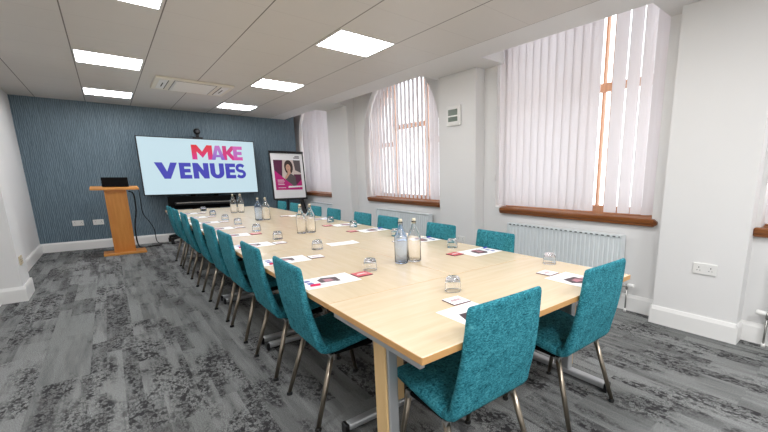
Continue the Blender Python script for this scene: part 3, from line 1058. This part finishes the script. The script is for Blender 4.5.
# loose sheet lying bent on the middle of the table
bm = NB()
n = 8
rows = []
for k in range(n + 1):
    u = -0.12 + 0.24 * k / n
    z = 0.0006 + 0.004 * max(0.0, (u - 0.02) / 0.1) ** 2
    rows.append([(u, -0.075, z), (u, 0.075, z)])
top = [[bm.verts.new((x, y, z + 0.0005)) for x, y, z in r] for r in rows]
bot = [[bm.verts.new((x, y, z - 0.0004)) for x, y, z in r] for r in rows]
for k in range(n):
    bm.faces.new([top[k][0], top[k + 1][0], top[k + 1][1], top[k][1]])
    bm.faces.new([bot[k][0], bot[k][1], bot[k + 1][1], bot[k + 1][0]])
    for j in (0, 1):
        bm.faces.new([top[k][j], bot[k][j], bot[k + 1][j], top[k + 1][j]])
for k in (0, n):
    bm.faces.new([top[k][0], top[k][1], bot[k][1], bot[k][0]])
o = obj('paper_sheet', bm, M['paper']); o.location = (1.41, 3.005, Z); o.rotation_euler = (0, 0, math.radians(-5))
tag(o, 'plain white sheet of paper alone in the middle of the table', 'paper')

# water bottles in pairs down the middle
def make_bottle(mat, label, x, y):
    t = thing('water_bottle', label, 'bottle', (x, y, Z), 0, 'glass water bottles down the middle of the table')
    bm = NB()
    add_lathe(bm, [(0, 0), (0.038, 0.0), (0.0425, 0.005), (0.0435, 0.012), (0.0435, 0.165), (0.0415, 0.178), (0.036, 0.192), (0.026, 0.212), (0.0175, 0.230), (0.0145, 0.245), (0.0140, 0.262),
                   (0.0165, 0.264), (0.0165, 0.272), (0.0115, 0.272), (0.0115, 0.246), (0.0145, 0.231), (0.0232, 0.211), (0.0335, 0.190), (0.0388, 0.177), (0.0408, 0.164), (0.0408, 0.014), (0.038, 0.009), (0, 0.008)], 32)
    obj('glass_body', bm, M[mat], t)
    bm = NB(); add_lathe(bm, [(0, 0.255), (0.0108, 0.256), (0.0112, 0.272), (0.0125, 0.273), (0.0125, 0.284), (0.010, 0.289), (0, 0.290)], 16); obj('stopper', bm, M['cork'], t)
    return t
bB = make_bottle('glass_blue', 'blue tinted glass water bottle, nearest the camera, in the near pair', 1.363, 2.050)
bC = make_bottle('glass', 'clear glass water bottle standing beside the blue one in the near pair', 1.458, 2.035)
dup(bC, (1.375, 3.835, Z), None, 'clear glass water bottle, left of the second pair beyond the loose sheet')
dup(bC, (1.468, 3.825, Z), None, 'clear glass water bottle, right of the second pair beyond the loose sheet')
dup(bB, (1.397, 5.37, Z), None, 'blue tinted glass water bottle, left of the third pair')
dup(bC, (1.492, 5.38, Z), None, 'clear glass water bottle, right of the third pair beside the farther blue one')
dup(bC, (1.403, 6.72, Z), None, 'clear glass water bottle, left of the farthest pair below the screen')
dup(bC, (1.508, 6.735, Z), None, 'clear glass water bottle, right of the farthest pair below the screen')

# ------------------------------------------------------------------ lectern and laptop
LXc, LY = 0.083, 8.58
t = thing('lectern', 'honey oak lectern with slanted top standing by the blue wall', 'lectern', (LXc, LY, 0))
bm = NB(); add_box(bm, -0.275, 0.275, -0.20, 0.20, 0, 0.035, 0.006); obj('base', bm, M['oak_x'], t)
bm = NB()
add_hexa(bm, [(-0.115, -0.05, 0.035), (0.115, -0.05, 0.035), (0.115, 0.12, 0.035), (-0.115, 0.12, 0.035)],
         [(-0.115, -0.10, 1.05), (0.115, -0.10, 1.05), (0.115, 0.10, 1.09), (-0.115, 0.10, 1.09)])
obj('front_panel', bm, M['oak'], t)
for sx in (-1, 1):
    bm = NB()
    a, b = sorted((sx * 0.115, sx * 0.138))
    add_hexa(bm, [(a, -0.085, 0.035), (b, -0.085, 0.035), (b, 0.16, 0.035), (a, 0.16, 0.035)],
             [(a, -0.135, 1.045), (b, -0.135, 1.045), (b, 0.14, 1.10), (a, 0.14, 1.10)])
    obj('side_panel', bm, M['oak'], t)
bm = NB()
add_hexa(bm, [(-0.30, -0.20, 1.075), (0.30, -0.20, 1.075), (0.30, 0.22, 1.105), (-0.30, 0.22, 1.105)],
         [(-0.30, -0.20, 1.10), (0.30, -0.20, 1.10), (0.30, 0.22, 1.13), (-0.30, 0.22, 1.13)])
add_box(bm, -0.13, 0.13, -0.12, 0.13, 1.045, 1.08)
obj('top', bm, M['oak_x'], t)
tl = thing('laptop', 'black open laptop on the lectern, seen from behind', 'laptop', (0.10, 8.60, 1.122), 0)
bm = NB(); add_box(bm, -0.168, 0.168, 0, 0.14, 0.0, 0.016, 0.003); bmesh.ops.rotate(bm, verts=bm.verts, cent=(0, 0, 0), matrix=Matrix.Rotation(math.radians(4.1), 3, 'X')); obj('keyboard_base', bm, M['black_matte'], tl)
bm = NB(); add_box(bm, -0.168, 0.168, -0.012, 0.0, 0.004, 0.155, 0.003); add_box(bm, -0.022, 0.022, -0.0125, -0.011, 0.06, 0.064)
bmesh.ops.rotate(bm, verts=bm.verts, cent=(0, 0, 0), matrix=Matrix.Rotation(math.radians(-6), 3, 'X')); obj('lid', bm, M['black_matte'], tl)

def cable(name, pts, r, label, sub=5):
    P = [Vector(p) for p in pts]
    out = []
    for i in range(len(P) - 1):
        p0, p1, p2, p3 = P[max(i - 1, 0)], P[i], P[i + 1], P[min(i + 2, len(P) - 1)]
        for k in range(sub):
            q = k / sub
            out.append(0.5 * ((2 * p1) + (p2 - p0) * q + (2 * p0 - 5 * p1 + 4 * p2 - p3) * q * q + (3 * p1 - p0 - 3 * p2 + p3) * q ** 3))
    out.append(P[-1])
    bm = NB(); add_tube(bm, out, r, 8)
    o = obj(name, bm, M['rubber'])
    return tag(o, label, 'cable')
cable('cable', [(0.36, 8.825, 1.10), (0.40, 8.90, 1.06), (0.41, 9.0, 0.9), (0.42, 9.15, 0.62), (0.50, 9.3, 0.45), (0.56, 9.35, 0.28), (0.57, 9.3, 0.06), (0.66, 9.2, 0.008), (0.85, 9.12, 0.008), (1.05, 9.2, 0.008)], 0.007,
      'thin black cable hanging in a curve between lectern and screen')
cable('cable', [(0.26, 8.76, 1.04), (0.32, 8.83, 0.98), (0.32, 8.87, 0.70), (0.27, 8.90, 0.40), (0.27, 8.90, 0.10), (0.33, 8.96, 0.011), (0.5, 9.05, 0.011), (0.62, 9.08, 0.011)], 0.011,
      'thick black cable dropping down the back of the lectern')

# ------------------------------------------------------------------ big screen on its trolley
SX0, SX1, SY = 0.480, 2.440, 9.20
SZ0, SZ1 = 0.934, 2.022
t = thing('display_screen', 'large wide display showing a purple and pink logo on a black trolley', 'screen', (0, 0, 0))
bm = NB(); add_box(bm, SX0, SX1, SY, SY + 0.06, SZ0, SZ1, 0.006); obj('housing', bm, M['black'], t)
pb = NB(); add_box(pb, SX0 + 0.016, SX1 - 0.016, SY - 0.004, SY + 0.001, SZ0 + 0.018, SZ1 - 0.016); panel = obj('panel', pb, M['screen'], t)

# logo letters: polygons in a unit box (u right, v up)
LET = {
 'M': [[(0, 0), (0, 1), (0.26, 1), (0.5, 0.55), (0.74, 1), (1, 1), (1, 0), (0.76, 0), (0.76, 0.55), (0.5, 0.12), (0.24, 0.55), (0.24, 0)]],
 'A': [[(0, 0), (0.34, 1), (0.66, 1), (1, 0), (0.72, 0), (0.66, 0.19), (0.34, 0.19), (0.28, 0)], [(0.40, 0.36), (0.60, 0.36), (0.5, 0.70)]],
 'K': [[(0, 0), (0, 1), (0.28, 1), (0.28, 0.62), (0.62, 1), (0.98, 1), (0.55, 0.52), (1, 0), (0.64, 0), (0.28, 0.42), (0.28, 0)]],
 'E': [[(0, 0), (0, 1), (1, 1), (1, 0.76), (0.42, 0.76), (0.42, 0.62), (0.93, 0.62), (0.93, 0.39), (0.42, 0.39), (0.42, 0.24), (1, 0.24), (1, 0)]],
 'V': [[(0, 1), (0.34, 1), (0.52, 0.44), (0.70, 1), (1, 1), (0.64, 0), (0.36, 0)]],
 'N': [[(0, 0), (0, 1), (0.34, 1), (0.66, 0.52), (0.66, 1), (1, 1), (1, 0), (0.66, 0), (0.34, 0.48), (0.34, 0)]],
}
U = [(0, 1), (0, 0.42)] + [(0.5 + 0.5 * math.cos(a), 0.40 + 0.40 * math.sin(a)) for a in [PI + PI * k / 12 for k in range(13)]] + [(1, 1), (0.65, 1), (0.65, 0.42)] + \
    [(0.5 + 0.15 * math.cos(a), 0.40 + 0.15 * math.sin(a)) for a in [-PI * k / 8 for k in range(9)]] + [(0.35, 1)]
LET['U'] = [U]
def s_shape():
    c = []
    for k in range(15):       # upper bowl, from its right tip round the left to the middle
        a = math.radians(25 + (270 - 25) * k / 14)
        c.append((0.5 + 0.34 * math.cos(a), 0.70 + 0.20 * math.sin(a)))
    for k in range(15):       # lower bowl
        a = math.radians(90 - (90 + 155) * k / 14)
        c.append((0.5 + 0.36 * math.cos(a), 0.30 + 0.20 * math.sin(a)))
    L, R = [], []
    for i, p in enumerate(c):
        d = Vector((c[min(i + 1, len(c) - 1)][0] - c[max(i - 1, 0)][0], c[min(i + 1, len(c) - 1)][1] - c[max(i - 1, 0)][1])).normalized()
        L.append((p[0] - d.y * 0.145, p[1] + d.x * 0.105)); R.append((p[0] + d.y * 0.145, p[1] - d.x * 0.105))
    return [L + R[::-1]]
LET['S'] = s_shape()
def letter(ch, x0, x1, z0, z1, mat, y=SY - 0.0052, shear=0.0):
    polys = [[(x0 + (x1 - x0) * u, z0 + (z1 - z0) * v) for u, v in poly] for poly in LET[ch]]
    return curve_obj('letter', polys, 0.0006, lambda u, v, w: (u, y + w, v), mat, panel)
mz0, mz1 = 1.617, 1.900
g1 = grad_emit('logo_red_pink', [(0.0, (220, 46, 150)), (0.5, (226, 44, 92)), (1.0, (228, 44, 46))], 2, mz0, mz1)
g2 = grad_emit('logo_lavender', [(0.0, (140, 96, 200)), (0.5, (172, 118, 206)), (1.0, (206, 116, 196))], 2, mz0, mz1)
g3 = grad_emit('logo_crimson', [(0.0, (222, 44, 140)), (0.6, (214, 48, 120)), (1.0, (204, 60, 130))], 2, mz0, mz1)
g4 = grad_emit('logo_pink', [(0.0, (224, 72, 164)), (0.5, (190, 110, 196)), (1.0, (222, 96, 178))], 2, mz0, mz1)
letter('M', 1.305, 1.655, mz0, mz1, g1)
letter('A', 1.628, 1.868, mz0, mz1, g2, SY - 0.0066)
letter('K', 1.835, 2.09, mz0, mz1, g3, SY - 0.0052)
letter('E', 2.025, 2.195, mz0, mz1, g4, SY - 0.0066)
vz0, vz1 = 1.245, 1.55
for ch, a, b in (('V', 0.695, 1.045), ('E', 1.070, 1.262), ('N', 1.290, 1.555), ('U', 1.580, 1.825), ('E', 1.850, 2.035), ('S', 2.035, 2.225)):
    letter(ch, a, b, vz0, vz1, M['screen_blue'])
# trolley under and behind the display
bm = NB()
for x in (1.25, 1.65):
    add_box(bm, x - 0.035, x + 0.035, SY + 0.065, SY + 0.135, 0.12, 1.75, 0.006)
add_box(bm, 1.1, 1.8, SY + 0.06, SY + 0.07, 1.2, 1.75)
obj('column', bm, M['black_matte'], t)
bm = NB(); add_box(bm, 0.82, 1.99, SY + 0.005, SY + 0.07, 0.66, SZ0 - 0.03, 0.004); obj('lower_panel', bm, M['black_matte'], t)
bm = NB(); add_box(bm, 0.92, 1.98, SY - 0.10, SY - 0.0, 0.735, 0.795, 0.012); sb = obj('soundbar', bm, M['black'], t)
bm = NB(); add_box(bm, 0.94, 1.96, SY - 0.104, SY - 0.098, 0.775, 0.790, 0.002); obj('trim_strip', bm, M['steel'], sb)
for x0, xe in ((1.25, 0.79), (1.65, 2.11)):
    bm = NB()
    for sy in (-0.26, 0.17):
        add_tube(bm, [(x0, SY + 0.1, 0.17), ((x0 + xe) / 2, SY + 0.1 + sy * 0.6, 0.155), (xe, SY + 0.1 + sy, 0.105)], [0.035, 0.032, 0.026], 10)
    lg = obj('trolley_leg', bm, M['black'], t)
    for sy in (-0.26, 0.17):
        bm = NB()
        c = (xe, SY + 0.1 + sy)
        add_tube(bm, [(c[0] - 0.024, c[1], 0.042), (c[0] + 0.024, c[1], 0.042)], 0.042, 16)
        add_box(bm, c[0] - 0.012, c[0] + 0.012, c[1] - 0.016, c[1] + 0.016, 0.07, 0.115, 0.003)
        obj('caster', bm, M['rubber'], lg)

tc = thing('conference_camera', 'small black video camera clipped on top of the large display', 'camera', (1.44, SY + 0.03, SZ1))
bm = NB(); add_box(bm, -0.085, 0.085, -0.045, 0.045, 0.0, 0.03, 0.008); obj('base', bm, M['black'], tc)
bm = NB(); add_lathe(bm, [(0, 0), (0.03, 0), (0.03, 0.04), (0.022, 0.05), (0, 0.05)], 16, (0, 0, 0.03)); obj('neck', bm, M['black'], tc)
bm = NB(); add_lathe(bm, [(0, -0.06), (0.03, -0.055), (0.052, -0.03), (0.06, 0.0), (0.052, 0.03), (0.03, 0.055), (0, 0.06)], 18, (0, 0, 0.135)); hd = obj('head', bm, M['black'], tc)
bm = NB(); add_tube(bm, [(0, -0.04, 0.135), (0, -0.075, 0.133)], [0.032, 0.028], 16); obj('lens', bm, M['dark_grey'], hd)

# ------------------------------------------------------------------ flipchart with poster
FX, FY = 3.055, 9.02
t = thing('flipchart_easel', 'black framed white flipchart easel standing beside the display', 'easel', (FX, FY, 0))
tilt = Matrix.Rotation(math.radians(-4), 4, 'X')
def tilted(bm, piv=(0, 0, 0.79)):
    bmesh.ops.transform(bm, verts=bm.verts, matrix=Matrix.Translation(piv) @ tilt @ Matrix.Translation(-Vector(piv)))
    return bm
bm = NB(); add_box(bm, -0.355, 0.355, 0.0, 0.018, 0.80, 1.80); obj('board', tilted(bm), M['paper'], t)
bm = NB()
for e in ((-0.37, -0.345, 0.775, 1.83), (0.345, 0.37, 0.775, 1.83), (-0.345, 0.345, 0.775, 0.80), (-0.345, 0.345, 1.79, 1.83)):
    add_box(bm, e[0], e[1], -0.006, 0.024, e[2], e[3], 0.003)
obj('board_frame', tilted(bm), M['black'], t)
bm = NB(); add_box(bm, -0.37, 0.37, -0.03, 0.024, 1.795, 1.84, 0.006); obj('paper_clamp', tilted(bm), M['black'], t)
bm = NB(); add_box(bm, -0.36, 0.36, -0.05, 0.0, 0.762, 0.775, 0.003); obj('pen_tray', bm, M['black'], t)
for sx in (-1, 1):
    bm = NB(); add_tube(bm, [(sx * 0.20, 0.09, 1.3), (sx * 0.29, 0.045, 0.72), (sx * 0.40, -0.10, 0.0)], 0.013, 10); obj('leg', bm, M['black'], t)
bm = NB(); add_tube(bm, [(0.0, 0.14, 1.6), (0.0, 0.20, 0.75), (0.0, 0.38, 0.0)], 0.013, 10); obj('leg', bm, M['black'], t)

tp = thing('poster', 'magenta poster with a photo of a dark-haired woman clipped on the flipchart', 'poster', (FX, FY, 0))
def flat(bm, pts, mi, off=0.0):
    f = bm.faces.new([bm.verts.new((x, -0.003 - off, z)) for x, z in pts]); f.material_index = mi
bm = NB()
add_box(bm, -0.340, 0.340, -0.0025, -0.0005, 0.806, 1.788)
obj('sheet', tilted(bm), M['paper'], tp)
bm = NB()
X0, X1, Z0, Z1 = -0.295, 0.285, 0.985, 1.645
flat(bm, [(X0, Z0), (X1, Z0), (X1, Z1), (X0, Z1)], 4)
flat(bm, [(X0, 1.25), (-0.14, 1.25), (-0.10, Z1), (X0, Z1)], 1, 0.0003)                       # plum panel at left
flat(bm, [(0.16, 1.42), (X1, 1.36), (X1, Z1), (0.13, Z1)], 5, 0.0003)                          # dark panel at right
flat(bm, [(0.11, 1.10), (X1, 1.08), (X1, 1.33), (0.12, 1.33)], 1, 0.0004)
hair = [(0.02 + 0.095 * math.cos(a), 1.50 + (0.145 if math.sin(a) > 0 else 0.17) * math.sin(a)) for a in [2 * PI * k / 18 for k in range(18)]]
flat(bm, hair, 3, 0.0005)
flat(bm, [(-0.02, 1.28), (0.06, 1.28), (0.05, 1.42), (-0.01, 1.42)], 2, 0.0006)
flat(bm, [(0.01 + 0.052 * math.cos(a), 1.475 + 0.082 * math.sin(a)) for a in [2 * PI * k / 16 for k in range(16)]], 2, 0.0007)
flat(bm, [(-0.07, 1.22), (-0.03, 1.34), (0.07, 1.34), (0.15, 1.28), (0.16, 1.02), (0.0, 1.02)], 5, 0.0008)   # clothing
flat(bm, [(-0.10, 1.20), (-0.06, 1.30), (0.02, 1.36), (0.03, 1.33), (-0.04, 1.24)], 2, 0.0009)                # raised arm
flat(bm, [(-0.005, 1.50), (0.003, 1.50), (0.003, 1.494), (-0.005, 1.494)], 3, 0.0010)
flat(bm, [(0.02, 1.50), (0.028, 1.50), (0.028, 1.494), (0.02, 1.494)], 3, 0.0010)
flat(bm, [(0.0, 1.436), (0.024, 1.436), (0.02, 1.43), (0.004, 1.43)], 1, 0.0010)
flat(bm, [(X0, Z0), (0.02, Z0 + 0.02), (0.10, 1.06), (X0, 1.42)], 0, 0.0012)                                  # magenta sweep
flat(bm, [(X0, Z0), (X1, Z0), (X1, 1.22), (0.13, 1.06), (0.0, 1.03)], 0, 0.0011)
flat(bm, [(-0.03, 1.03), (0.285, 1.045), (0.285, 1.075), (-0.02, 1.07)], 6, 0.0014)                           # white banner
for z, w in ((1.20, 0.13), (1.175, 0.15), (1.135, 0.13), (1.10, 0.14), (1.03, 0.16)):
    flat(bm, [(-0.245, z), (-0.245 + w, z), (-0.245 + w, z + 0.010), (-0.245, z + 0.010)], 6, 0.0014)
for k, w in ((0, 0.10), (1, 0.13)):
    flat(bm, [(0.275 - w, 1.715 - k * 0.03), (0.275, 1.715 - k * 0.03), (0.275, 1.735 - k * 0.03), (0.275 - w, 1.735 - k * 0.03)], 5, 0.0)
obj('print', tilted(bm), [M['poster_magenta'], M['poster_plum'], M['poster_skin'], M['poster_hair'], M['poster_pale'], M['poster_grey'], M['paper']], tp)

# ------------------------------------------------------------------ daylight, camera, output look
w = bpy.data.worlds.new('World'); S.world = w
w.use_nodes = True
bg = w.node_tree.nodes['Background']
bg.inputs['Color'].default_value = (0.93, 0.96, 1.0, 1)
bg.inputs['Strength'].default_value = 3.6

cam = bpy.data.cameras.new('Camera')
co = bpy.data.objects.new('Camera', cam)
COL.objects.link(co)
S.camera = co
yaw, pitch, roll = math.radians(42.464), math.radians(11.111), math.radians(0.117)
F, CX, CY = 378.617, 459.01, 249.92
f = Vector((math.sin(yaw) * math.cos(pitch), math.cos(yaw) * math.cos(pitch), -math.sin(pitch)))
r = Vector((math.cos(yaw), -math.sin(yaw), 0))
d = f.cross(r)
r2 = r * math.cos(roll) + d * math.sin(roll)
d2 = -r * math.sin(roll) + d * math.cos(roll)
m = Matrix((r2, -d2, -f)).transposed().to_4x4()
m.translation = Vector((0, 0, 1.294))
co.matrix_world = m
cam.sensor_fit = 'HORIZONTAL'
cam.sensor_width = 36.0
cam.lens = 36.0 * F / 768.0
cam.shift_x = (384 - CX) / 768.0
cam.shift_y = (CY - 216) / 768.0
cam.clip_start = 0.02

S.view_settings.view_transform = 'Standard'
S.view_settings.look = 'None'
S.view_settings.gamma = 1.0
S.view_settings.use_curve_mapping = False
S.view_settings.exposure = 0.07
S.cycles.use_denoising = True
S.cycles.max_bounces = 16
S.cycles.transmission_bounces = 14
S.cycles.diffuse_bounces = 6
S.cycles.transparent_max_bounces = 24
S.cycles.caustics_reflective = False
S.cycles.caustics_refractive = True
S.cycles.blur_glossy = 1.0
S.cycles.sample_clamp_indirect = 6.0
